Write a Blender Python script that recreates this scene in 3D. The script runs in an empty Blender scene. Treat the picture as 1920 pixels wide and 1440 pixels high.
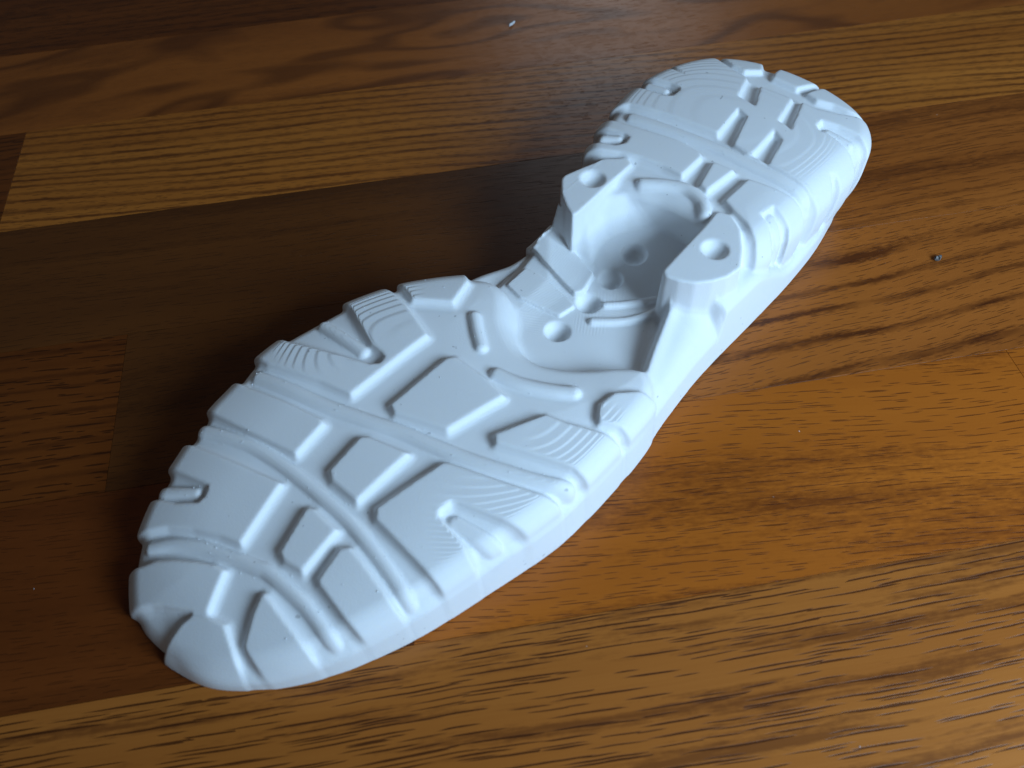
import bpy, bmesh, math, random
import numpy as np
from mathutils import Matrix, Vector

scene = bpy.context.scene
random.seed(7)
U = 1.1e-3            # one drawing unit (about a millimetre) in metres
R = math.radians

# ------------------------------------------------------------------ camera
cam_d = bpy.data.cameras.new("camera")
cam_d.sensor_width = 36.0
cam_d.lens = 29.06
cam_d.clip_start = 0.01
cam_d.clip_end = 30.0
cam = bpy.data.objects.new("camera", cam_d)
scene.collection.objects.link(cam)
cam.matrix_world = (Matrix.Translation((0, 0, 200 * U))
                    @ Matrix.Rotation(R(90 - 54.0154), 4, 'X')
                    @ Matrix.Rotation(R(-3.5473), 4, 'Z'))
cam_d.dof.use_dof = True
cam_d.dof.focus_distance = 0.285
cam_d.dof.aperture_fstop = 15.0
scene.camera = cam

# ------------------------------------------------------------------ light
world = bpy.data.worlds.new("World")
scene.world = world
world.use_nodes = True
wb = world.node_tree.nodes["Background"]
wb.inputs[0].default_value = (0.97, 0.95, 0.95, 1)     # dim room around the floor
wb.inputs[1].default_value = 0.052

def area(name, loc, target, sx, sy, power, col):
    d = bpy.data.lights.new(name, 'AREA')
    d.shape = 'RECTANGLE'; d.size = sx; d.size_y = sy
    d.energy = power; d.color = col
    o = bpy.data.objects.new(name, d)
    scene.collection.objects.link(o)
    o.location = loc
    o.rotation_euler = (Vector(target) - Vector(loc)).to_track_quat('-Z', 'Y').to_euler()
    return o
area("window_light", (0.33, -0.12, 0.265), (0.09, 0.19, 0.02), 0.24, 0.20, 3.5, (0.51, 0.75, 1.0))
area("far_window_light", (0.24, 1.60, 0.74), (0.04, 0.35, 0.0), 0.30, 0.26, 1.7, (0.82, 0.91, 1.0))

vs = scene.view_settings
vs.view_transform = 'Standard'; vs.look = 'None'; vs.gamma = 1.0
vs.use_curve_mapping = False
vs.exposure = 0.0

# ------------------------------------------------------------------ helpers
def link(o, parent=None):
    scene.collection.objects.link(o)
    if parent: o.parent = parent
    return o

class NT:
    """small helper for node materials"""
    def __init__(self, name):
        self.m = bpy.data.materials.new(name); self.m.use_nodes = True
        self.t = self.m.node_tree; self.t.nodes.clear()
        self.out = self.n('ShaderNodeOutputMaterial')
        self.b = self.n('ShaderNodeBsdfPrincipled')
        self.l(self.b.outputs[0], self.out.inputs[0])
    def n(self, typ, **kw):
        nd = self.t.nodes.new(typ)
        for k, v in kw.items(): setattr(nd, k, v)
        return nd
    def l(self, a, b): self.t.links.new(a, b)
    def put(self, sock, v):
        if hasattr(v, 'is_output'): self.l(v, sock)
        else: sock.default_value = v
    def math(self, op, a, b=None, c=None, clamp=False):
        nd = self.n('ShaderNodeMath', operation=op); nd.use_clamp = clamp
        for i, v in enumerate((a, b, c)):
            if v is not None: self.put(nd.inputs[i], v)
        return nd.outputs[0]
    def mapping(self, vec, scale=(1, 1, 1), loc=(0, 0, 0), rot=(0, 0, 0)):
        nd = self.n('ShaderNodeMapping')
        self.l(vec, nd.inputs[0])
        nd.inputs['Scale'].default_value = scale
        nd.inputs['Location'].default_value = loc
        nd.inputs['Rotation'].default_value = rot
        return nd.outputs[0]
    def noise(self, vec, scale, detail=2.0, rough=0.5, dist=0.0):
        nd = self.n('ShaderNodeTexNoise')
        self.l(vec, nd.inputs['Vector'])
        nd.inputs['Scale'].default_value = scale
        nd.inputs['Detail'].default_value = detail
        nd.inputs['Roughness'].default_value = rough
        nd.inputs['Distortion'].default_value = dist
        return nd.outputs[0]
    def ramp(self, fac, pts, interp='LINEAR'):
        nd = self.n('ShaderNodeValToRGB'); self.put(nd.inputs[0], fac)
        cr = nd.color_ramp; cr.interpolation = interp
        while len(cr.elements) < len(pts): cr.elements.new(0.5)
        for e, (p, c) in zip(cr.elements, pts):
            e.position = p
            e.color = (c, c, c, 1) if not isinstance(c, tuple) else (*c, 1)
        return nd.outputs[0]
    def mix(self, fac, a, b, blend='MIX'):
        nd = self.n('ShaderNodeMix', data_type='RGBA', blend_type=blend)
        self.put(nd.inputs[0], fac)
        for i, v in ((6, a), (7, b)):
            if isinstance(v, tuple): nd.inputs[i].default_value = (*v, 1)
            else: self.put(nd.inputs[i], v)
        return nd.outputs[2]
    def bump(self, h, strength, dist, normal=None):
        nd = self.n('ShaderNodeBump')
        nd.inputs['Strength'].default_value = strength
        nd.inputs['Distance'].default_value = dist
        self.put(nd.inputs['Height'], h)
        if normal is not None: self.l(normal, nd.inputs['Normal'])
        return nd.outputs[0]

# ------------------------------------------------------------------ wood floor
# strips run along the direction TH; rows are W wide, first seam at n = N0
TH = R(6.458); W = 57.84; N0 = 302.46
floor = bpy.data.objects.new("floor", None)
floor['kind'] = 'structure'
link(floor)
floor.rotation_euler = (0, 0, TH)

def oak(name, pal, tilt=0.0, warp=0.010, vein=0.5, vein_f=(3.0, 60.0), vein_t=0.52, flame=0.0, flame_f=(5.0, 11.0), flame_w=0.10,
        rings=0.0, ring_mm=4.0, ring_w=0.13, ring_wob=0.5, ring_br=0.10, pore=0.7, cell=(9.0, 1.9), dash=(4.5, 0.20), seed=0.0, gloss=0.36):
    """stained oak; vein = smudged late wood, flame = cathedral loops, rings = ragged ring lines ring_mm apart,
    pores = lens-shaped open vessels, one per cell (sizes in mm)"""
    light, mid, dark = pal
    k = NT(name)
    tc = k.n('ShaderNodeTexCoord')
    v = k.mapping(tc.outputs['Object'], (1, 1, 1), (seed * 1.37, seed * 0.53, 0), (0, 0, R(tilt)))
    sep = k.n('ShaderNodeSeparateXYZ'); k.l(v, sep.inputs[0])
    wob = k.noise(k.mapping(v, (5, 8, 1)), 1.0, 2, 0.5)
    wob2 = k.noise(k.mapping(v, (45, 30, 1)), 1.0, 2, 0.5)
    yw = k.math('ADD', sep.outputs[1], k.math('MULTIPLY', k.math('SUBTRACT', wob, 0.5), warp * 2))
    yw = k.math('ADD', yw, k.math('MULTIPLY', k.math('SUBTRACT', wob2, 0.5), 0.0010))
    cb = k.n('ShaderNodeCombineXYZ')
    k.l(sep.outputs[0], cb.inputs[0]); k.l(yw, cb.inputs[1])
    g = cb.outputs[0]
    rag = k.math('SUBTRACT', k.noise(k.mapping(v, (330, 800, 1)), 1.0, 3, 0.65), 0.5)
    rag2 = k.math('SUBTRACT', k.noise(k.mapping(v, (120, 1000, 1)), 1.0, 2, 0.6), 0.5)
    rg = k.math('ADD', rag, rag2)
    tone = k.noise(k.mapping(g, (2.0, 34, 1)), 1.0, 3, 0.6)
    fine = k.noise(k.mapping(g, (16, 1100, 1)), 1.0, 3, 0.7)
    col = k.mix(k.ramp(tone, [(0.34, 0.0), (0.68, 1.0)]), light, mid)
    col = k.mix(k.math('MULTIPLY', k.ramp(fine, [(0.40, 0.0), (0.70, 1.0)]), 0.42), col, mid)
    if vein > 0:
        vn = k.noise(k.mapping(g, (*vein_f, 1), (3.1, 7.7, 0)), 1.0, 4, 0.62)
        vn = k.math('ADD', vn, k.math('MULTIPLY', rg, 0.16))
        col = k.mix(k.math('MULTIPLY', k.ramp(vn, [(vein_t, 0.0), (vein_t + 0.12, 1.0)]), vein), col, dark)
    if flame > 0:
        ln = k.math('MULTIPLY', k.noise(k.mapping(g, (*flame_f, 1), (5.3, 1.9, 0)), 1.0, 2.0, 0.45), 6.0)
        ln = k.math('ABSOLUTE', k.math('SUBTRACT', k.math('FRACT', ln), 0.5))
        ln = k.math('ADD', ln, k.math('MULTIPLY', rg, 0.10))
        col = k.mix(k.math('MULTIPLY', k.ramp(ln, [(flame_w, 1.0), (flame_w + 0.22, 0.0)]), flame), col, dark)
    if rings > 0:
        rn = k.noise(k.mapping(g, (3.0, 24, 1), (0.9, 4.4, 0)), 1.0, 2, 0.5)
        ry = k.math('ADD', k.math('DIVIDE', yw, ring_mm / 1000.0), k.math('MULTIPLY', rn, ring_wob * 6.0))
        ln = k.math('ABSOLUTE', k.math('SUBTRACT', k.math('FRACT', ry), 0.5))
        ln = k.math('ADD', ln, k.math('MULTIPLY', rg, 0.30))
        br = k.noise(k.mapping(g, (26, 110, 1), (0.3, 2.2, 0)), 1.0, 3, 0.55)
        lf = k.math('MULTIPLY', k.ramp(ln, [(ring_w * 0.4, 1.0), (ring_w + 0.08, 0.0)]), k.ramp(br, [(0.36, ring_br), (0.62, 1.0)]))
        col = k.mix(k.math('MULTIPLY', lf, rings), col, dark)
    # open vessels
    facs = []
    for n_, (cw, ch, da, db) in enumerate(((cell[0], cell[1], dash[0], dash[1]), (cell[0] * 0.63, cell[1] * 0.7, dash[0] * 0.55, dash[1] * 0.7))):
        mv = k.mapping(g, (1000.0 / cw, 1000.0 / ch, 1), (3.3 * n_ + 0.7, 5.1 * n_, 0))
        vo = k.n('ShaderNodeTexVoronoi', voronoi_dimensions='2D', feature='F1')
        k.l(mv, vo.inputs['Vector']); vo.inputs['Scale'].default_value = 1.0
        df = k.n('ShaderNodeVectorMath', operation='SUBTRACT'); k.l(mv, df.inputs[0]); k.l(vo.outputs['Position'], df.inputs[1])
        so = k.n('ShaderNodeSeparateXYZ'); k.l(df.outputs[0], so.inputs[0])
        rc = k.n('ShaderNodeSeparateColor'); k.l(vo.outputs['Color'], rc.inputs[0])
        size = k.math('ADD', k.math('MULTIPLY', rc.outputs[0], 0.9), 0.35)
        ex = k.math('DIVIDE', k.math('MULTIPLY', so.outputs[0], cw / da), size)
        ey = k.math('ADD', k.math('MULTIPLY', so.outputs[1], ch / db), k.math('MULTIPLY', rag2, 0.9))
        e2 = k.math('ADD', k.math('MULTIPLY', ex, ex), k.math('MULTIPLY', ey, ey))
        on = k.math('GREATER_THAN', rc.outputs[1], 0.25 + 0.2 * n_)
        facs.append(k.math('MULTIPLY', k.ramp(e2, [(0.45, 1.0), (1.0, 0.0)]), on))
    pf = k.math('MAXIMUM', facs[0], facs[1])
    col = k.mix(k.math('MULTIPLY', pf, pore), col, tuple(c * 0.62 for c in dark))
    k.l(col, k.b.inputs['Base Color'])
    sm = k.noise(k.mapping(v, (14, 14, 1)), 1.0, 3, 0.6)
    k.l(k.math('ADD', k.math('MULTIPLY', sm, 0.14), gloss - 0.07), k.b.inputs['Roughness'])
    k.b.inputs['Specular IOR Level'].default_value = 0.26
    hgt = k.math('ADD', k.math('MULTIPLY', pf, -1.0), k.math('MULTIPLY', fine, 0.4))
    k.l(k.bump(hgt, 0.25, 0.0004), k.b.inputs['Normal'])
    return k.m

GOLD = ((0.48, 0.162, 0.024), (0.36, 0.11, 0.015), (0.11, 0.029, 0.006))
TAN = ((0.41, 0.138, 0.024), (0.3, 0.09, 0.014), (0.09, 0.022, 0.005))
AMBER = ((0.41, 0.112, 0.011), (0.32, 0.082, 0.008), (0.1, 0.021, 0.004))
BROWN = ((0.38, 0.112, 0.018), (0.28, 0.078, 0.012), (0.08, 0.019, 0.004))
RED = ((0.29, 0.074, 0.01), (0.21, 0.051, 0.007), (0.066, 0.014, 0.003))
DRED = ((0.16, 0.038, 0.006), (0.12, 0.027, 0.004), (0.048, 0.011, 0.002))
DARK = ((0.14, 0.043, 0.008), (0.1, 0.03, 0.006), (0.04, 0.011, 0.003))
M_OAK = {
 'cath':  oak('oak_cathedral', BROWN, -3, .030, vein=.35, vein_f=(4, 30), flame=.60, flame_f=(8, 24), flame_w=.06, pore=.2, seed=1.3),
 'gold':  oak('oak_gold', GOLD, 3.5, .006, vein=.15, rings=.90, ring_mm=5.0, ring_w=.17, ring_wob=.55, ring_br=.40, pore=.45, cell=(8, 2.2), dash=(3.5, .3), seed=2.1),
 'dark':  oak('oak_dark_shaded', DARK, 1, .010, vein=.5, vein_f=(3, 50), pore=.5, cell=(14, 2.4), dash=(6, .2), seed=3.4),  # dark brown oak; the shadow beside the sole is mixed into its colour
 'umber': oak('oak_umber', BROWN, -1, .010, vein=.70, vein_f=(3, 44), rings=.55, ring_mm=5.5, ring_w=.10, pore=.6, cell=(14, 2.4), dash=(7, .25), seed=10.4),
 'brown': oak('oak_brown', BROWN, -6, .014, vein=.18, vein_f=(3, 40), rings=.95, ring_mm=14, ring_w=.12, ring_wob=.50, pore=.65, cell=(9, 2.0), dash=(4.5, .19), seed=4.2),
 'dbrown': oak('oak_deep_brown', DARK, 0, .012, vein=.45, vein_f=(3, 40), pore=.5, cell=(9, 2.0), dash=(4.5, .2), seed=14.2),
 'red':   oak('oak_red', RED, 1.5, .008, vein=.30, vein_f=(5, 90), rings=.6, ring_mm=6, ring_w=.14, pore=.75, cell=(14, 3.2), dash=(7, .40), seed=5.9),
 'red_dim':  oak('oak_red_dimmed', tuple(tuple(c * .62 for c in p) for p in RED), 1.5, .008, vein=.30, vein_f=(5, 90), rings=.6, ring_mm=6, ring_w=.14, pore=.7, cell=(14, 3.2), dash=(7, .40), seed=5.9),  # red oak again, colours scaled down for the dim light on the left
 'amber': oak('oak_amber', AMBER, 4.5, .010, vein=.75, vein_f=(2.0, 26), vein_t=.55, pore=.75, cell=(12, 2.3), dash=(6.5, .19), seed=6.6),
 'plain': oak('oak_plain', DRED, 3, .008, vein=.3, vein_f=(3, 40), pore=.45, cell=(10, 2.4), dash=(5, .2), seed=8.8),
 'tan':   oak('oak_tan', TAN, 0.0, .004, vein=.62, vein_f=(9, 150), vein_t=.51, pore=.90, cell=(24, 2.5), dash=(17, .30), seed=7.5),
 'tanb':  oak('oak_tan_deep', TAN, -1, .008, vein=.6, vein_f=(6, 80), pore=.9, cell=(16, 3.0), dash=(9, .40), seed=9.7),
}
plank_mesh_cache = {}
def plank_mesh(L, Wd):
    key = (round(L, 4), round(Wd, 4))
    if key in plank_mesh_cache: return plank_mesh_cache[key]
    bm = bmesh.new()
    g, b, t = 0.00007, 0.00003, 0.008
    x0, x1, y0, y1 = -L / 2 + g, L / 2 - g, -Wd / 2 + g, Wd / 2 - g
    lo = [bm.verts.new(p) for p in ((x0, y0, -t), (x1, y0, -t), (x1, y1, -t), (x0, y1, -t))]
    md = [bm.verts.new(p) for p in ((x0, y0, -b), (x1, y0, -b), (x1, y1, -b), (x0, y1, -b))]
    tp = [bm.verts.new(p) for p in ((x0 + b, y0 + b, 0), (x1 - b, y0 + b, 0), (x1 - b, y1 - b, 0), (x0 + b, y1 - b, 0))]
    bm.faces.new(tp); bm.faces.new(lo[::-1])
    for a, c in ((lo, md), (md, tp)):
        for i in range(4):
            j = (i + 1) % 4
            bm.faces.new((a[i], a[j], c[j], c[i]))
    me = bpy.data.meshes.new("plank"); bm.to_mesh(me); bm.free()
    plank_mesh_cache[key] = me
    return me
def plank(row, x0, x1, mat):
    n1 = N0 - row * W; n0 = n1 - W
    me = plank_mesh((x1 - x0) * U, W * U).copy()
    me.materials.append(M_OAK[mat])
    o = bpy.data.objects.new("plank", me)
    link(o, floor)
    o.location = ((x0 + x1) / 2 * U, (n0 + n1) / 2 * U, 0)
    return o
ROWS = {
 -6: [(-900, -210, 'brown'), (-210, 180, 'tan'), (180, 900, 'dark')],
 -5: [(-900, -60, 'gold'), (-60, 900, 'amber')],
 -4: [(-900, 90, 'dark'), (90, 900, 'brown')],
 -3: [(-900, -120, 'tanb'), (-120, 420, 'amber'), (420, 900, 'red')],
 -2: [(-900, 30, 'red_dim'), (30, 900, 'tan')],
 -1: [(-900, -330, 'brown'), (-330, 390, 'cath'), (390, 900, 'red')],
 0: [(-900, -153.3, 'red_dim'), (-153.3, 330, 'gold'), (330, 900, 'plain')],
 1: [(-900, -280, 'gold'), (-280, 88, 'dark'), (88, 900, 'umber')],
 2: [(-900, -420, 'tan'), (-420, -101.3, 'red_dim'), (-101.3, 40, 'dbrown'), (40, 310, 'brown'), (310, 900, 'dark')],
 3: [(-900, -250, 'tan'), (-250, -20, 'plain'), (-20, 164, 'amber'), (164, 470, 'amber'), (470, 900, 'gold')],
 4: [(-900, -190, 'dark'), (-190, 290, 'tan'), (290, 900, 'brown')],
 5: [(-900, -60, 'red'), (-60, 380, 'brown'), (380, 900, 'tanb')],
 6: [(-900, 120, 'tanb'), (120, 900, 'amber')],
 7: [(-900, -150, 'plain'), (-150, 900, 'dark')],
}
for r_, lst in ROWS.items():
    for x0, x1, mt in lst: plank(r_, x0, x1, mt)

# plan outlines of the tread: blocks, ribs, slots (s, t)
FORE = {
    'A': [[-0.5, 9.6], [9.7, 8.7], [13.2, 8.5], [16.3, 7.3], [18.4, 3.2], [19.6, -1.2], [17.1, -6.5], [13.9, -12.2], [6.9, -20.2], [1.4, -11.9], [-1.7, 0.4]],
    'L1': [[10.1, 34.4], [16.1, 27.7], [18.9, 25.3], [21.8, 21.2], [24.8, 16.0], [27.3, 10.9], [27.9, 7.9], [18.9, 4.5], [17.3, 7.6], [15.2, 11.8], [13.2, 15.8], [11.6, 18.4], [9.7, 20.6], [4.5, 27.0], [7.3, 31.6]],
    'L2': [[44.1, 42.7], [46.4, 33.1], [48.4, 24.6], [51.3, 12.3], [35.0, 9.4], [33.2, 15.2], [30.2, 22.4], [26.5, 29.0], [22.9, 33.0], [17.6, 40.6], [20.8, 43.5], [27.1, 43.4], [31.5, 32.0], [35.2, 26.5], [37.8, 26.2], [40.0, 27.7], [39.5, 30.4], [35.4, 47.7], [39.6, 49.9], [42.6, 50.2]],
    'L3': [[63.7, 52.8], [64.9, 41.5], [67.8, 28.8], [69.9, 17.1], [69.5, 15.8], [59.3, 15.3], [56.4, 29.3], [54.3, 42.5], [53.5, 52.2], [54.7, 53.3], [58.3, 53.3]],
    'L4': [[73.0, 51.8], [74.0, 53.5], [81.3, 52.8], [81.9, 44.3], [85.3, 33.6], [90.0, 19.2], [91.9, 17.0], [94.3, 17.3], [95.0, 19.4], [95.3, 23.5], [98.3, 31.1], [101.4, 38.5], [102.3, 47.3], [113.7, 43.8], [112.6, 32.1], [110.9, 25.3], [106.8, 13.6], [80.3, 16.4], [78.3, 26.1], [73.5, 42.6]],
    'L5': [[118.2, 40.0], [115.9, 30.2], [114.3, 26.3], [120.5, 16.3], [129.5, 18.8], [134.3, 25.7], [132.8, 27.9], [120.0, 40.2]],
    'B': [[30.0, -4.1], [25.7, -5.4], [19.6, -8.4], [19.0, -9.3], [17.3, -16.8], [12.1, -26.7], [18.6, -33.1], [25.2, -35.8], [26.8, -26.1], [28.5, -16.8], [29.4, -10.5], [30.3, -4.9]],
    'C': [[50.9, 1.9], [51.7, 0.2], [51.3, -8.0], [39.5, -8.3], [38.6, -2.8], [39.4, -0.6]],
    'D': [[50.0, -13.4], [48.7, -12.2], [40.6, -13.0], [39.9, -13.7], [38.2, -23.2], [37.4, -32.7], [36.1, -43.5], [39.8, -45.8], [45.8, -45.2], [47.0, -31.1], [48.2, -25.7], [49.5, -19.1], [50.3, -14.2]],
    'E': [[72.5, 4.8], [73.6, 3.4], [76.5, -8.0], [59.7, -6.7], [59.8, 2.2], [61.3, 4.5]],
    'F': [[79.9, -17.0], [61.3, -12.2], [59.2, -13.9], [58.1, -25.3], [57.1, -36.1], [55.8, -43.1], [55.7, -52.5], [61.4, -53.1], [63.8, -52.0], [65.8, -39.3], [67.5, -33.5], [68.3, -28.1], [68.8, -25.4], [70.5, -24.7], [73.8, -25.3], [74.6, -26.8], [77.6, -36.5], [80.3, -45.6], [80.9, -57.3], [85.5, -59.5], [89.8, -58.5], [90.6, -49.8], [90.0, -45.2], [84.9, -31.6], [80.6, -18.2]],
    'G': [[104.0, 3.7], [105.8, 2.3], [105.5, -8.0], [104.2, -16.1], [87.8, -11.3], [83.2, 2.9], [84.2, 5.4]],
    'H': [[94.0, -22.0], [106.4, -28.6], [107.6, -33.6], [111.5, -42.6], [113.1, -48.6], [112.3, -58.6], [108.3, -60.4], [100.9, -59.9], [99.3, -43.0], [95.2, -31.6], [92.3, -23.8]],
    'I': [[114.7, -39.1], [118.2, -37.2], [123.1, -38.0], [127.9, -42.5], [131.7, -52.4], [129.8, -55.2], [124.4, -57.3], [118.2, -58.3], [116.3, -44.5], [113.7, -40.2]],
}
FRIB = {
    'R1': ([[20.4, 30.1], [24.8, 24.8], [28.4, 18.1], [31.0, 10.6], [33.3, 3.0], [34.4, -1.2], [34.6, -9.4], [34.3, -15.2], [33.3, -21.4], [32.4, -26.0]], 1.9, 1.4),
    'R2': ([[49.4, 43.1], [51.6, 36.8], [54.2, 27.2], [55.3, 17.7], [55.6, 7.3], [55.4, -3.2], [54.8, -10.6], [53.3, -19.4], [51.8, -26.5], [49.5, -35.0]], 1.9, 1.4),
    'R3': ([[69.4, 42.4], [71.4, 33.3], [74.0, 20.6], [77.3, 9.0], [80.4, -1.0], [82.7, -11.2], [85.2, -21.0], [88.2, -30.2], [91.4, -38.2], [94.9, -45.0]], 2.1, 1.6),
    'K1': ([[121.0, 8.7], [117.5, 4.7], [113.9, 0.0]], 2.0, 1.6),
    'K2': ([[109.5, -9.5], [110.3, -14.0], [111.7, -18.3], [114.8, -24.8], [117.4, -28.9]], 2.3, 1.8),
    'm1': ([[31.5, 38.7], [36.8, 29.7]], 1.7, 1.6),
    'm2': ([[92.5, 40.7], [92.4, 24.4]], 1.9, 1.6),
    'm3': ([[70.2, -29.7], [72.4, -42.3]], 2.5, 1.3),
}
HEEL = {
    'rear': [[211.4, 32.5], [217.0, 33.7], [225.4, 32.7], [226.0, 30.5], [226.0, 16.6], [227.6, 14.0], [231.7, 13.8], [232.9, 14.8], [233.6, 18.3], [232.6, 31.2], [233.0, 32.1], [241.5, 31.1], [242.5, 27.0], [240.3, 17.1], [244.6, 26.5], [249.6, 27.4], [257.5, 22.7], [258.2, 19.0], [252.9, 6.3], [251.8, 1.5], [250.3, -1.2], [249.4, -5.5], [249.9, -17.8], [250.2, -20.6], [250.1, -26.1], [252.4, -32.7], [258.9, -42.4], [259.4, -44.4], [256.2, -48.7], [249.5, -53.1], [244.9, -53.6], [247.3, -42.2], [246.9, -35.9], [245.6, -30.3], [241.9, -30.3], [240.1, -32.2], [240.6, -34.5], [238.9, -43.2], [238.2, -47.4], [233.4, -57.9], [227.4, -59.0], [222.4, -59.4], [228.9, -48.7], [229.1, -44.6], [226.4, -43.4], [225.5, -45.9], [222.5, -49.1], [218.3, -59.4], [212.3, -60.3], [207.8, -60.0], [212.2, -50.6], [216.0, -47.1], [215.3, -43.2], [215.7, -37.8], [216.4, -28.2], [216.5, -20.1], [219.4, -8.0], [218.9, 0.7], [217.9, 12.2], [216.5, 23.4]],
    'h1': [[188.1, 25.2], [188.2, 27.3], [191.7, 27.3], [195.6, 14.6], [198.4, 12.5], [201.7, 13.2], [202.4, 15.4], [200.5, 28.5], [202.0, 31.0], [205.8, 30.2], [206.7, 16.5], [209.1, 0.3], [208.0, -8.9], [206.5, -9.9], [196.5, -9.7], [196.6, -2.9], [195.6, 5.1], [194.0, 11.2]],
    'hm': [[206.9, -14.1], [207.5, -21.0], [195.0, -19.4], [195.9, -16.4]],
    'hf': [[206.7, -26.4], [208.3, -35.1], [209.1, -43.6], [207.9, -48.0], [203.7, -58.3], [196.4, -59.4], [191.9, -58.5], [198.0, -48.1], [201.2, -44.1], [201.7, -38.0], [195.8, -36.8], [194.2, -40.5], [191.3, -44.4], [185.5, -54.2], [179.3, -55.5], [173.4, -55.7], [183.8, -44.1], [187.6, -40.5], [190.4, -35.4], [192.6, -29.9], [194.6, -25.8]],
    'hb1': [[263.8, 16.8], [270.7, 5.9], [270.1, 3.7], [259.6, -1.0], [255.5, 3.3], [256.3, 8.2], [260.7, 16.3]],
    'hb2': [[261.2, -5.3], [272.1, -4.3], [271.6, -18.1], [269.9, -20.6], [257.4, -15.4], [257.9, -6.4]],
    'hb3': [[257.0, -19.4], [267.2, -22.5], [270.4, -23.2], [267.7, -33.9], [263.6, -40.0], [259.7, -43.7], [257.3, -34.0], [257.1, -29.1], [255.3, -23.9]],
}
HSLOT = {
    's1': [[253.8, 0.6], [253.8, -4.4], [238.3, -10.4], [239.3, -6.3], [239.7, -3.1]],
    's2': [[234.1, -6.6], [232.0, -11.2], [219.0, -14.4], [216.8, -15.4], [217.0, -7.8], [219.4, -8.0]],
    's3': [[253.5, -16.9], [252.4, -20.4], [234.5, -25.3], [235.8, -22.5], [235.9, -19.9]],
    's4': [[231.4, -21.2], [228.7, -25.5], [218.7, -27.5], [216.2, -28.0], [216.5, -21.4], [218.6, -21.6]],
}
HRIB = {
    'HR1': ([[212.3, 19.5], [213.5, 6.1], [214.4, -9.2], [214.2, -21.6], [214.0, -32.7], [213.6, -42.1]], 2.3, 1.4),
    'arc': ([[187.8, -1.5], [191.5, -7.7], [193.4, -13.9], [191.6, -19.9], [188.3, -23.1]], 2.3, 1.8),
    'n1': ([[197.7, 20.8], [200.0, 16.3]], 1.7, 1.6),
    'n2': ([[229.9, 25.2], [229.8, 18.3]], 1.6, 1.5),
    'n3': ([[242.8, -34.1], [242.7, -42.3]], 1.5, 1.4),
    'n4': ([[198.0, -39.4], [195.9, -44.2]], 1.9, 1.1),
}

# ------------------------------------------------------------------ shoe sole
# The sole is modelled in its own plan: s = toe to heel, t = to the left, z up.
VOX = 0.40
def cr_spline(pts, n=8):
    P_ = np.array(pts, float); m = len(P_); out = []
    for i in range(m):
        p0, p1, p2, p3 = P_[i - 1], P_[i], P_[(i + 1) % m], P_[(i + 2) % m]
        for j in range(n):
            u = j / n
            out.append(0.5 * (2 * p1 + (p2 - p0) * u + (2 * p0 - 5 * p1 + 4 * p2 - p3) * u * u
                              + (3 * p1 - p0 - 3 * p2 + p3) * u ** 3))
    return np.array(out)

def open_spline(pts, n=6):
    P_ = np.array(pts, float)
    if len(P_) < 3: return P_
    E_ = np.vstack([2 * P_[0] - P_[1], P_, 2 * P_[-1] - P_[-2]]); out = []
    for i in range(len(P_) - 1):
        p0, p1, p2, p3 = E_[i:i + 4]
        for j in range(n):
            u = j / n
            out.append(0.5 * (2 * p1 + (p2 - p0) * u + (2 * p0 - 5 * p1 + 4 * p2 - p3) * u * u + (3 * p1 - p0 - 3 * p2 + p3) * u ** 3))
    return np.array(out + [P_[-1]])

gs = np.arange(-6.0, 276.0, VOX); gt = np.arange(-58.0, 56.0, VOX); gz = np.arange(-1.0, 37.5, VOX)
NS, NTT, NZ = len(gs), len(gt), len(gz)
SS, TT = np.meshgrid(gs, gt, indexing='ij')

def poly_sdf(poly, X, Y):
    P_ = np.asarray(poly, float); d2 = np.full(X.shape, 1e9); ins = np.zeros(X.shape, bool)
    for a, b in zip(P_, np.roll(P_, -1, 0)):
        e = b - a; L2 = e @ e
        if L2 < 1e-9: continue
        wx, wy = X - a[0], Y - a[1]
        h = np.clip((wx * e[0] + wy * e[1]) / L2, 0, 1)
        d2 = np.minimum(d2, (wx - h * e[0]) ** 2 + (wy - h * e[1]) ** 2)
        c = (a[1] <= Y) != (b[1] <= Y)
        if abs(e[1]) > 1e-9: ins ^= c & (X < a[0] + (Y - a[1]) / e[1] * e[0])
    d = np.sqrt(d2)
    return np.where(ins, -d, d)
def line_dist(pts, X, Y):
    P_ = np.asarray(pts, float); d2 = np.full(X.shape, 1e9)
    for a, b in zip(P_[:-1], P_[1:]):
        e = b - a; wx, wy = X - a[0], Y - a[1]
        h = np.clip((wx * e[0] + wy * e[1]) / (e @ e), 0, 1)
        d2 = np.minimum(d2, (wx - h * e[0]) ** 2 + (wy - h * e[1]) ** 2)
    return np.sqrt(d2)
def blur(F, sig):
    r_ = int(3 * sig / VOX) + 1; x = np.arange(-r_, r_ + 1) * VOX
    kx = np.exp(-x * x / (2 * sig * sig)); kx /= kx.sum()
    G = np.pad(F, r_, mode='edge')
    G = sum(w * G[i:i + F.shape[0], :] for i, w in enumerate(kx))
    return sum(w * G[:, i:i + F.shape[1]] for i, w in enumerate(kx))
def rmax(a, b, r_):
    u, v = a + r_, b + r_
    return np.minimum(np.maximum(u, v), 0) + np.hypot(np.maximum(u, 0), np.maximum(v, 0)) - r_
def smin(a, b, k_):
    h = np.clip(0.5 + 0.5 * (b - a) / k_, 0, 1)
    return b + (a - b) * h - k_ * h * (1 - h)
def smax(a, b, k_): return -smin(-a, -b, k_)
def sstep(x, a, b):
    u = np.clip((x - a) / (b - a), 0, 1); return u * u * (3 - 2 * u)

BLK = 2.2                                        # tread block height
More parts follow.
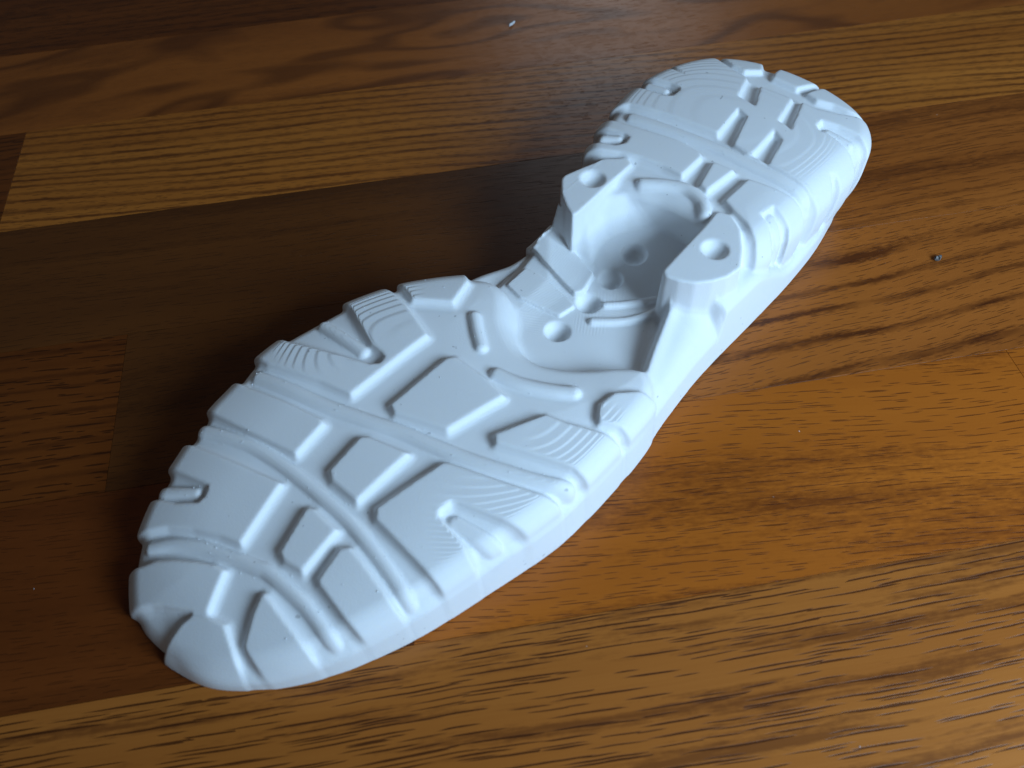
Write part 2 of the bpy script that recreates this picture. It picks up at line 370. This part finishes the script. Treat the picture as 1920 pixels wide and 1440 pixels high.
# outlines ---------------------------------------------------------------
OUT_MID = [(10.5, 12), (7.2, 4.0), (8.6, -4.5), (14.4, -13.5), (21.7, -20.5), (30, -26.5), (37, -30.3), (50, -36),
           (64.6, -40.5), (80, -45), (91, -47.4), (101, -48.2), (111, -48.5), (120, -48.6), (128, -47.8), (136, -46.9),
           (146, -46.3), (155, -46), (166, -46.3), (183, -47.3), (195, -47.9), (207, -48.3), (222, -48), (234, -46.7),
           (244, -44.6), (252, -38), (257, -28), (258.5, -12), (256, 3), (248, 16), (236, 22), (220, 24), (205, 24),
           (192, 22.5), (180, 20.8), (170, 19.2), (160, 19.4), (151, 21.5), (141, 26.5), (130, 30), (118, 35),
           (100, 40), (80, 43.5), (60, 43), (45, 39), (32, 34), (20, 28), (14, 20)]
OUT_FORE = [(5.6, 14.3), (7.2, 4.8), (10.2, -3.8), (16.2, -11.6), (23.2, -18.2), (31.6, -24.0), (38.6, -27.6), (51, -33), (66, -37.8),
            (81, -42), (92, -44.4), (102, -45.4), (112, -45.8), (121, -45.9), (128, -45.6), (133.5, -43.5), (136.5, -39.5),
            (136, -36), (132.5, -31), (128, -26.5), (124, -21), (121.3, -14.5), (122, -8.5), (126.5, -2.5), (131.5, 2.0),
            (135.6, 7.5), (136.8, 13), (135.5, 18), (131.5, 22.5), (124, 29.5), (116, 35.5), (104, 41.3), (92, 45), (82, 47.6),
            (72, 48.2), (64, 46.8), (54.5, 46.2), (44, 43.6), (33.5, 41), (23.8, 37.4), (16.3, 33), (10.6, 27.6), (6.4, 21.6)]
OUT_HEEL = [(187, 16), (190.5, 20.5), (197, 23.2), (205, 25.4), (215, 27.4), (226, 28.2), (238, 26.8), (249, 23),
            (258, 17), (264, 8), (267, -4), (267, -15), (265, -26), (261, -35.5), (255, -42), (247, -45.6), (237, -46.2),
            (222, -45.4), (208, -44.6), (197, -44), (188, -43), (184, -39.5), (183.5, -30), (186, -20), (186.5, -10), (184.5, -2),
            (183.5, 6), (184.5, 12)]
pM = poly_sdf(cr_spline(OUT_MID), SS, TT)
pF = poly_sdf(cr_spline(OUT_FORE), SS, TT)
pH = poly_sdf(cr_spline(OUT_HEEL), SS, TT)

# height fields ----------------------------------------------------------
def smooth_interp(x, xs, ys, sig=6.0):
    xf = np.arange(-30, 320, 0.5); yf = np.interp(xf, xs, ys)
    kx = np.arange(-24, 25) * 0.5; kk = np.exp(-kx ** 2 / (2 * (sig / 2) ** 2)); kk /= kk.sum()
    return np.interp(x, xf, np.convolve(np.pad(yf, 24, mode='edge'), kk, mode='valid'))
topF = smooth_interp(SS, [0, 10, 20, 35, 50, 70, 100, 130, 160], [3.6, 9.3, 13.4, 17.8, 20.8, 23.4, 25.2, 25.2, 24.5]) - BLK
edgeF = np.clip(21 + pF, 0, 21)
topF = topF - 0.0042 * edgeF ** 2
topH = smooth_interp(SS, [160, 195, 200, 235, 255, 268], [32, 33.1, 33.6, 33.6, 33, 32]) - BLK
rightH = sstep(-TT, 22, 36) * (1 - sstep(SS, 236, 250))
topH = topH - 0.0009 * ((SS - 230) ** 2 + (TT + 8) ** 2) * sstep(SS, 190, 212)
topH = topH - (0.004 + 0.008 * rightH) * np.clip(13 + pH, 0, 13) ** 2
RH = 3.4 + 2.6 * rightH
FZ = 12.8                                        # level of the cavity floor
# arch: cavity floor, sloping left side, right ridge with its outer slope, saddle up to the heel
tr = np.interp(SS, [132, 138, 145, 157, 165, 190], [-39, -38, -35.6, -32, -29.4, -27.5])     # ridge line
to = np.interp(SS, [130, 146, 166, 183, 200], [-47.6, -46.3, -46.3, -47.3, -48])
zr_top = np.interp(SS, [130, 140, 158, 168, 190], [16.6, 17.2, 19.8, 22.8, 22.5])
u = np.clip((TT - to) / (tr - to), 0, 1.4)
outer = 10 + (zr_top - 10) * (0.10 * u + 0.90 * (1 - (1 - np.clip(u, 0, 1)) ** 3.4))
outer = outer + 1.6 * np.exp(-((TT - tr + 0.6) / 2.4) ** 2)
inner = zr_top + 1.6 - 4.5 * (TT - tr)
zR = smin(outer, inner, 1.8)
tl = np.interp(SS, [120, 140, 150, 165, 178, 186], [0, -1, -2.5, -2, 1, -2])
fz = np.interp(SS, [138, 150, 160, 172, 182], [13.0, 13.4, 15.2, 18.0, 20.0])      # height along the left edge
zL = np.minimum(FZ + 0.26 * np.maximum(0, TT - tl), fz + 1.5)
# recessed panel with the dimples, and the pillow that rises round it to the heel
PANEL = [(110, -4), (150, -4.5), (163, -3.5), (167, 0.2), (171, 1.8), (175, 1.6), (181, -2), (187, -8), (189.5, -15), (189.5, -32), (110, -45)]
dP = blur(poly_sdf(PANEL, SS, TT), 0.6)
zp = FZ + 0.20 * np.maximum(0, SS - 160)
zB = smin(zp + 3.0 * np.maximum(0, dP), np.full_like(SS, 28.3), 5.0)
wS = sstep(SS, 163.5, 169.5)
zB = np.where(dP > 0, FZ + (zB - FZ) * wS, zp)
zB = np.where(TT < -25.5, np.minimum(zB, zr_top), zB)
zA = smax(smax(np.full_like(SS, FZ), zR, 1.4), smax(zL, zB, 3.0), 2.2)
# low flange along the left edge with a crease beside it
fl = np.interp(SS, [138, 142, 150, 158, 172], [17, 17.5, 16.8, 17.2, 15])
zA = np.where(TT > fl, np.minimum(zA, fz - 0.4 + 0.05 * (TT - fl)), zA)
zA = zA - 1.5 * np.exp(-((TT - fl + 0.4) / 0.9) ** 2) * sstep(SS, 137, 141) * (1 - sstep(SS, 157, 161))
zA = blur(zA, 0.40)
low = np.interp(SS, [0, 20, 35, 50, 70, 100, 125, 140, 190, 200, 270], [5, 8, 11.5, 14, 16, 16.6, 16, 14, 12, 10, 9.5])
wA = sstep(SS, 126, 136) * (1 - sstep(SS, np.where(TT < -30, 182, 188), np.where(TT < -30, 208, 196)))
wA = blur(wA, 1.5)
zM = low * (1 - wA) + zA * wA
gy, gx = np.gradient(zM, VOX)
cM = 1 / np.sqrt(1 + np.minimum(gx * gx + gy * gy, 6))
gy, gx = np.gradient(topF, VOX); cF = 1 / np.sqrt(1 + gx * gx + gy * gy)
gy, gx = np.gradient(topH, VOX); cH = 1 / np.sqrt(1 + gx * gx + gy * gy)

LUGS = {'right': ([(190, -26.2), (191, -30), (187.5, -35.5), (181, -40), (174.5, -43.2), (169.5, -42.2), (165.5, -39.8), (162, -36.5), (160, -32.5),
                   (159.2, -28.5), (160.5, -26.8), (172, -26.6), (182, -26.4)], 31.8, (176.3, -33.8)),
        'left': ([(173.6, 18.8), (175.5, 19.3), (182, 17), (189, 14.2), (193.5, 8.5), (192.3, 6.0), (178, 5.9), (165.5, 5.7), (162.8, 6.2),
                  (165.2, 10.5), (168.5, 14.8)], 31.8, (179.6, 11.3))}
STRAPS = {'upper': [(157.0, 19.8), (167.8, 18.8), (167.6, 15), (163.6, 5.6), (160.8, -3.8), (152.8, -5.8), (151, -4.0), (154.3, 10.3), (156, 15)],
          'lower': [(149.6, 13.8), (150, 9.5), (148.6, -3.5), (147.4, -6.8), (141.7, -5.6), (139.5, 7.6), (141, 14)]}
CAVRIBS = {'a': ([(146, -14.3), (152.5, -22), (160.5, -27)], 1.2, 1.4), 'b': ([(153.5, -13.5), (157, -17.4), (164.5, -24.3)], 1.1, 1.2)}
DIMPLES = [(137.1, -8.3, 0), (151.4, -8.9, 0), (163.2, -8.6, 0), (174.6, -9.2, 0)]
DIMPLES = [(a, b, float(zM[int((a - gs[0]) / VOX), int((b - gt[0]) / VOX)])) for a, b, c in DIMPLES]

class Feat:
    pass
feats = []
def window(pts, mg):
    P_ = np.asarray(pts, float)
    a = np.searchsorted(gs, P_[:, 0].min() - mg); b = np.searchsorted(gs, P_[:, 0].max() + mg)
    c = np.searchsorted(gt, P_[:, 1].min() - mg); d = np.searchsorted(gt, P_[:, 1].max() + mg)
    return slice(max(a, 0), b), slice(max(c, 0), d)
def add_feat(name, host, pts, h, label=None, width=None, cut=(), r_=0.5, draft=0.40, k_=1.5, soft=0.28):
    f = Feat(); f.name, f.host, f.h, f.r, f.k, f.label = name, host, h, r_, k_, label
    f.win = window(pts, 6 if width is None else width + 6)
    X, Y = SS[f.win], TT[f.win]
    if width is None:
        p = poly_sdf(pts, X, Y)
        for c_ in cut: p = np.maximum(p, -poly_sdf(c_, X, Y))
        p = blur(p, soft)
        f.draft = draft
    else:
        pts = open_spline(pts)
        width *= 0.80
        p = line_dist(pts, X, Y) - width
        f.draft = 0.22; f.r = min(width, h) * 0.94; f.k = 0.6
    f.p = p; f.id = len(feats) + 1
    feats.append(f)
NAMES_F = {'A': 'toe tip block', 'I': 'small rear corner block', 'L4': 'terraced block with a deep slot'}
for k_, pts in FORE.items():
    add_feat('tread_block', 'F', pts, BLK, NAMES_F.get(k_))
for k_, (pts, w_, h_) in FRIB.items():
    add_feat('slot_rib' if k_[0] == 'm' else 'tread_rib', 'F', pts, h_, None, w_)
for k_, pts in HEEL.items():
    nm = 'rim_block' if k_.startswith('hb') else 'heel_block'
    add_feat(nm, 'H', pts, BLK if nm == 'heel_block' else BLK * 0.9, None, None, HSLOT.values() if k_ == 'rear' else (), k_=1.5 if nm == 'heel_block' else 0.7)
for k_, (pts, w_, h_) in HRIB.items():
    add_feat('slot_rib' if k_[0] == 'n' else 'heel_rib', 'H', pts, h_, None, w_)
add_feat('arch_strap', 'M', STRAPS['upper'], 1.9, None, None, (), 0.2, 0.1, 0.35, 0.2)
add_feat('arch_strap', 'M', STRAPS['lower'], 1.1, None, None, (), 0.2, 0.1, 0.35, 0.2)
for k_, (pts, w_, h_) in CAVRIBS.items():
    add_feat('arch_rib', 'M', pts, h_, None, w_)
lug_p = {k_: blur(poly_sdf(v[0], SS, TT), 0.5) for k_, v in LUGS.items()}

RF = 3.4 + 4.5 * np.exp(-((SS - 129) ** 2 + (TT - 1) ** 2) / 12.0 ** 2)
dr_M = 0.05 - 0.02 * sstep(SS, 185, 200)
def hosts(z, I=slice(None)):
    dM = rmax((z - zM[I]) * cM[I], pM[I] + dr_M[I] * z + 0.7 * np.clip(1.3 - z, 0, 3), 3.2)  # bottom edge tucked in, added to give a dark contact line
    dF = rmax((z - topF[I]) * cF[I], pF[I], RF[I])
    dH = rmax((z - topH[I]) * cH[I], pH[I] + 0.012 * np.clip(20 - z, 0, 30) ** 2, RH[I])
    return dM, dF, dH
VOL = np.empty((NS, NTT, NZ), np.float32)
for iz, z in enumerate(gz):
    dM, dF, dH = hosts(z)
    H_ = {'M': dM, 'F': dF, 'H': dH}
    d = smin(smin(dM, dF, 2.0), dH, 1.4)
    for k_, (pp, zt, hole) in LUGS.items():
        dl = rmax(z - zt, lug_p[k_] - 0.035 * np.clip(zt - z, 0, 14), 0.45)
        d = smin(d, dl, 2.2)
    for f in feats:
        host = H_[f.host][f.win]
        top = host - f.h
        q_ = f.p * math.cos(f.draft) + top * math.sin(f.draft)
        d[f.win] = smin(d[f.win], rmax(top, q_, f.r), f.k)
    for (a, b, zd) in DIMPLES:
        w_ = window([(a, b)], 6)
        d[w_] = smax(d[w_], 3.9 - np.sqrt((SS[w_] - a) ** 2 + (TT[w_] - b) ** 2 + (z - zd - 0.9) ** 2), 0.5)
    for k_, (pp, zt, (a, b)) in LUGS.items():
        w_ = window([(a, b)], 8)
        d[w_] = smax(d[w_], 4.25 - np.sqrt((SS[w_] - a) ** 2 + (TT[w_] - b) ** 2 + (z - zt - 1.8) ** 2), 0.5)
    VOL[:, :, iz] = np.maximum(d, -z)

def surface_nets(V):
    neg = V < 0
    c = np.zeros(tuple(n - 1 for n in V.shape), np.uint8)
    for i in (0, 1):
        for j in (0, 1):
            for k_ in (0, 1):
                c += neg[i:i + c.shape[0], j:j + c.shape[1], k_:k_ + c.shape[2]]
    I, J, K = np.nonzero((c > 0) & (c < 8))
    idx = np.full(c.shape, -1, np.int32); idx[I, J, K] = np.arange(len(I))
    corner = {(i, j, k_): V[I + i, J + j, K + k_] for i in (0, 1) for j in (0, 1) for k_ in (0, 1)}
    acc = np.zeros((len(I), 3)); cnt = np.zeros(len(I))
    cs = list(corner)
    for a in cs:
        for ax in range(3):
            if a[ax] == 1: continue
            b = list(a); b[ax] = 1; b = tuple(b)
            va, vb = corner[a], corner[b]
            m = (va < 0) != (vb < 0)
            t_ = np.where(m, va / np.where(m, va - vb, 1), 0)
            for x in range(3):
                acc[:, x] += np.where(m, a[x] + (t_ if x == ax else 0), 0)
            cnt += m
    co = np.stack([I, J, K], 1) + acc / cnt[:, None]
    quads = []
    for ax in range(3):
        sl0 = [slice(1, -1)] * 3; sl1 = [slice(1, -1)] * 3
        sl0[ax] = slice(0, -1); sl1[ax] = slice(1, None)
        a, b = neg[tuple(sl0)], neg[tuple(sl1)]
        for flip, m in ((False, a & ~b), (True, ~a & b)):
            e = np.stack(np.nonzero(m), 1)
            for x in range(3):
                if x != ax: e[:, x] += 1
            o1, o2 = [(1, 2), (2, 0), (0, 1)][ax]
            def cell(d1, d2):
                q_ = e.copy(); q_[:, o1] -= d1; q_[:, o2] -= d2
                return idx[q_[:, 0], q_[:, 1], q_[:, 2]]
            q_ = np.stack([cell(1, 1), cell(0, 1), cell(0, 0), cell(1, 0)], 1)
            quads.append(q_[:, ::-1] if flip else q_)
    return co, np.concatenate(quads)
co, quads = surface_nets(VOL)
co = co * VOX + np.array([gs[0], gt[0], gz[0]])

def vnormals(co, quads):
    p = co[quads]
    fn = np.cross(p[:, 2] - p[:, 0], p[:, 3] - p[:, 1])
    vn = np.zeros_like(co)
    for i in range(4):
        for x in range(3): vn[:, x] += np.bincount(quads[:, i], fn[:, x], len(co))
    return vn / np.maximum(np.linalg.norm(vn, axis=1, keepdims=True), 1e-12)
vn = vnormals(co, quads)
# cutter steps: on shallow slopes the mill leaves contour terraces
TERR = [(92, 38, 18), (106, 34, 16), (106, -41, 16), (75, -38, 17), (84, -40, 12), (222, 17, 11), (238, 2, 26), (228, -20, 24)]
msk = np.zeros(len(co))
for a, b, r_ in TERR:
    msk = np.maximum(msk, 1 - sstep(np.hypot(co[:, 0] - a, co[:, 1] - b), r_ * 0.7, r_))
msk *= sstep(vn[:, 2], 0.90, 0.97) * np.where(co[:, 0] > 190, 0.40, 0.85)
vi = np.clip(((co[:, 0] - gs[0]) / VOX).astype(int), 0, NS - 1); vj = np.clip(((co[:, 1] - gt[0]) / VOX).astype(int), 0, NTT - 1)
_, dFv, dHv = hosts(co[:, 2], (vi, vj))
msk *= sstep(np.maximum(np.where(np.abs(dFv) < 6, dFv, 0), np.where(np.abs(dHv) < 6, dHv, 0)), BLK * 0.6, BLK * 0.9)
# sort faces into parts -----------------------------------------------------
fc = co[quads].mean(1)
ii = np.clip(np.round((fc[:, 0] - gs[0]) / VOX).astype(int), 0, NS - 1)
jj = np.clip(np.round((fc[:, 1] - gt[0]) / VOX).astype(int), 0, NTT - 1)
dM, dF, dH = hosts(fc[:, 2], (ii, jj))
hd = {'M': dM, 'F': dF, 'H': dH}
part = np.full(len(fc), -1)                       # -1 midsole, -2 forefoot, -3 heel, -4/-5 lugs
near = np.argmin(np.abs(np.stack([dM, dF, dH])), 0)
part[(near == 1) & (dF < dM + 0.2)] = -2
part[(near == 2) & (dH < dM + 0.2)] = -3
for n_, (k_, v) in enumerate(LUGS.items()):
    lp = lug_p[k_][ii, jj]
    part[(lp < 2.0) & (fc[:, 2] > 19.0) & (lp < 1.0) & (dH > 0.4)] = -4 - n_
for f in feats:
    full = np.full((NS, NTT), 9.0, np.float32); full[f.win] = f.p
    pv = full[ii, jj]
    sel = (pv < 1.1) & (hd[f.host] > 0.35 * min(f.h, 2) * 0.6) & (hd[f.host] < f.h + 1.0)
    if f.host == 'F': sel &= (fc[:, 2] > 1.5)
    if f.host == 'M': sel &= (dF > 1.0) & (dH > 1.0)
    part[sel] = f.id

def keep_largest(fid, back):
    idx_f = np.nonzero(part == fid)[0]
    if not len(idx_f): return
    q_ = quads[idx_f]; lab = np.arange(len(co))
    while True:
        m = lab[q_].min(1); old = lab.copy()
        for i in range(4): np.minimum.at(lab, q_[:, i], m)
        lab = lab[lab]
        if (lab == old).all(): break
    fl_ = lab[q_[:, 0]]; u_, c_ = np.unique(fl_, return_counts=True)
    part[idx_f[fl_ != u_[c_.argmax()]]] = back
for f in feats: keep_largest(f.id, {'M': -1, 'F': -2, 'H': -3}[f.host])
for i_ in (-4, -5): keep_largest(i_, -1)

# material: milled white tooling foam ------------------------------------------
k = NT('white_foam')
k.b.inputs['Roughness'].default_value = 0.58
k.b.inputs['Specular IOR Level'].default_value = 0.22
k.b.inputs['Subsurface Weight'].default_value = 0.25
k.b.inputs['Subsurface Radius'].default_value = (1.0, 0.9, 0.75)
k.b.inputs['Subsurface Scale'].default_value = 0.0012
tc = k.n('ShaderNodeTexCoord')
ov = tc.outputs['Object']
dirt = k.noise(k.mapping(ov, (45, 45, 45)), 1.0, 4, 0.6)
spk = k.noise(k.mapping(ov, (420, 420, 420)), 1.0, 1, 0.5)
colr = k.mix(k.ramp(dirt, [(0.35, 0.0), (0.75, 0.30)]), (0.80, 0.82, 0.84), (0.76, 0.775, 0.79))
colr = k.mix(k.ramp(spk, [(0.775, 0.0), (0.80, 0.55)]), colr, (0.36, 0.36, 0.37))
k.l(colr, k.b.inputs['Base Color'])
grit = k.noise(k.mapping(ov, (1900, 1900, 1900)), 1.0, 2, 0.6)
sep = k.n('ShaderNodeSeparateXYZ'); k.l(ov, sep.inputs[0])
nrm = k.bump(grit, 0.30, 0.00018)
# scallops of the ball cutter in the arch (attribute marks where the tool ran)
at = k.n('ShaderNodeAttribute', attribute_name='scallop')
ph = k.n('ShaderNodeAttribute', attribute_name='tool')
sc = k.math('SINE', ph.outputs['Fac'])
nrm = k.bump(k.math('MULTIPLY', sc, at.outputs['Fac']), 0.25, 0.00006, nrm)
# cutter steps: contour terraces 0.33 mm apart where the mill left them
tm = k.n('ShaderNodeAttribute', attribute_name='terrace')
uz = k.math('DIVIDE', sep.outputs[2], 0.00026)
fz = k.math('FRACT', uz)
stz = k.n('ShaderNodeMapRange', interpolation_type='SMOOTHSTEP'); k.l(fz, stz.inputs[0])
stz.inputs[1].default_value = 0.30; stz.inputs[2].default_value = 0.70
hz = k.math('MULTIPLY', k.math('SUBTRACT', stz.outputs[0], fz), 0.00026)
nrm = k.bump(k.math('MULTIPLY', hz, tm.outputs['Fac']), 1.0, 1.0, nrm)
k.l(nrm, k.b.inputs['Normal'])
FOAM = k.m

# scallop marks: fans of straight tool passes over the straps and the cavity sides
def fan(cx, cy, ax, ay, r_, pitch):
    m = 1 - sstep(np.hypot(co[:, 0] - cx, co[:, 1] - cy), r_ * 0.75, r_)
    return m, (co[:, 0] * ax + co[:, 1] * ay) * 2 * math.pi / pitch
scal = np.zeros(len(co)); tool = np.zeros(len(co))
for args in [(146, 5, 0.25, 0.97, 12, 0.8), (160, 6, -0.10, 0.99, 11, 0.7), (134, 2, 0.85, 0.52, 9, 0.95),
             (157, -13, 0.55, -0.83, 6, 0.95), (146, -14, -0.5, 0.86, 6, 0.95), (152, -18, 0.9, 0.4, 6, 0.95)]:
    m, p_ = fan(*args)
    sel = m > scal
    scal[sel] = m[sel]; tool[sel] = p_[sel]
scal *= (co[:, 2] < 18)

sole = bpy.data.objects.new("shoe_sole", None)
sole['label'] = 'white milled foam shoe sole lying tread side up across the wooden floor'
sole['category'] = 'shoe sole'
link(sole)
AO = R(47.3)
sole.location = (-85 * U, 58 * U, 0.0)
sole.rotation_euler = (0, 0, AO)
def part_object(name, ids, parent, label=None):
    fs = quads[np.isin(part, ids)]
    if not len(fs): return None
    used, inv = np.unique(fs, return_inverse=True)
    fs = inv.reshape(fs.shape)
    me = bpy.data.meshes.new(name)
    me.vertices.add(len(used)); me.vertices.foreach_set('co', (co[used] * U).ravel())
    me.loops.add(fs.size); me.loops.foreach_set('vertex_index', fs.ravel().astype(np.int32))
    me.polygons.add(len(fs))
    me.polygons.foreach_set('loop_start', np.arange(0, fs.size, 4, dtype=np.int32))
    me.polygons.foreach_set('loop_total', np.full(len(fs), 4, np.int32))
    me.polygons.foreach_set('use_smooth', np.ones(len(fs), bool))
    for nm, arr in (('scallop', scal), ('tool', tool), ('terrace', msk)):
        a = me.attributes.new(nm, 'FLOAT', 'POINT'); a.data.foreach_set('value', arr[used].astype(np.float32))
    me.update(); me.validate()
    me.normals_split_custom_set_from_vertices(vn[used].tolist())
    me.materials.append(FOAM)
    o = bpy.data.objects.new(name, me)
    if label: o['label'] = label
    return link(o, parent)
mid = part_object('midsole', [-1], sole)
fore = part_object('forefoot_outsole', [-2], sole)
heel = part_object('heel_outsole', [-3], sole)
for i_ in (-4, -5): part_object('arch_lug', [i_], sole)
par = {'F': fore, 'H': heel, 'M': mid}
for f in feats: part_object(f.name, [f.id], par[f.host], f.label)

# ------------------------------------------------------------------ small debris on the floor
def floor_point(px, py):
    return px, py
def crumb(name, loc, size, mat, label, cat, group=None, seed=1, stretch=(1, 1, 1), rz=0.0):
    rnd = random.Random(seed)
    bm = bmesh.new(); bmesh.ops.create_icosphere(bm, subdivisions=2, radius=1.0)
    for v in bm.verts:
        j = 1 + rnd.uniform(-0.32, 0.32)
        v.co = Vector((v.co.x * stretch[0] * j, v.co.y * stretch[1] * j, v.co.z * stretch[2] * j)) * size
    zmin = min(v.co.z for v in bm.verts)
    for v in bm.verts: v.co.z -= zmin
    me = bpy.data.meshes.new(name); bm.to_mesh(me); bm.free()
    me.materials.append(mat)
    o = bpy.data.objects.new(name, me)
    o['label'] = label; o['category'] = cat
    if group: o['group'] = group
    link(o); o.location = loc; o.rotation_euler = (0, 0, rz)
    return o
gk = NT('grey_grit'); gk.b.inputs['Roughness'].default_value = 0.6
tcg = gk.n('ShaderNodeTexCoord')
gk.l(gk.ramp(gk.noise(gk.mapping(tcg.outputs['Object'], (900, 900, 900)), 1.0, 2), [(0.4, (0.02, 0.017, 0.015)), (0.62, (0.25, 0.23, 0.22))]), gk.b.inputs['Base Color'])
crumb('grit_crumb', (141.3 * U, 184.7 * U, 0.0), 0.0011, gk.m, 'tiny dark grey crumb of grit on the floor right of the heel', 'crumb', seed=3, stretch=(1.3, .9, .8), rz=.5)
crumb('foam_crumb', (9.7 * U, 338.4 * U, 0.0), 0.0011, FOAM, 'tiny white foam shaving on the dark wood behind the sole', 'crumb', seed=5, stretch=(1.9, .5, .6), rz=.9)
# loose white foam dust: flecks on the tread beside the ribs and a few on the boards
rng = np.random.default_rng(11)
near_rib = np.full((NS, NTT), 9.0)
for f in feats:
    if 'rib' in f.name and f.host in 'FH':
        near_rib[f.win] = np.minimum(near_rib[f.win], np.abs(f.p))
vi = np.clip(((co[:, 0] - gs[0]) / VOX).astype(int), 0, NS - 1); vj = np.clip(((co[:, 1] - gt[0]) / VOX).astype(int), 0, NTT - 1)
cand = np.nonzero((vn[:, 2] > 0.75) & (near_rib[vi, vj] < 1.2) & (co[:, 2] > 14))[0]
cand2 = np.nonzero((vn[:, 2] > 0.85) & (co[:, 2] > 14))[0]
pick = np.concatenate([rng.choice(cand, 210), rng.choice(cand2, 50)])
bmd = bmesh.new()
ca, sa = math.cos(AO), math.sin(AO)
pts = []
for i in pick:
    s_, t_, z_ = co[i]
    pts.append(((-85 + s_ * ca - t_ * sa) * U, (58 + s_ * sa + t_ * ca) * U, (z_ + 0.05) * U, rng.uniform(0.00010, 0.00030)))
for (a, b) in [(68.2, 102.4), (14.1, 65.4), (72.6, 39.2), (167.5, 259.1), (80.3, 122.5), (-126.9, 89.2)]:
    pts.append((a * U, b * U, 0.0001, rng.uniform(0.00010, 0.0002)))
for x, y, z, r_ in pts:
    c_ = []
    for d_ in ((1, 0, 0), (-1, 0, 0), (0, 1, 0), (0, -1, 0), (0, 0, .7), (0, 0, -.7)):
        j = r_ * rng.uniform(0.6, 1.5)
        c_.append(bmd.verts.new((x + d_[0] * j, y + d_[1] * j, z + d_[2] * j)))
    for a in (0, 1):
        for b in (2, 3):
            for e in (4, 5): bmd.faces.new((c_[a], c_[b], c_[e]))
bmesh.ops.recalc_face_normals(bmd, faces=bmd.faces)
med = bpy.data.meshes.new('foam_dust'); bmd.to_mesh(med); bmd.free()
med.materials.append(FOAM)
dust = link(bpy.data.objects.new('foam_dust', med))
dust['kind'] = 'stuff'; dust['label'] = 'fine white foam dust scattered over the tread and boards'; dust['category'] = 'dust'
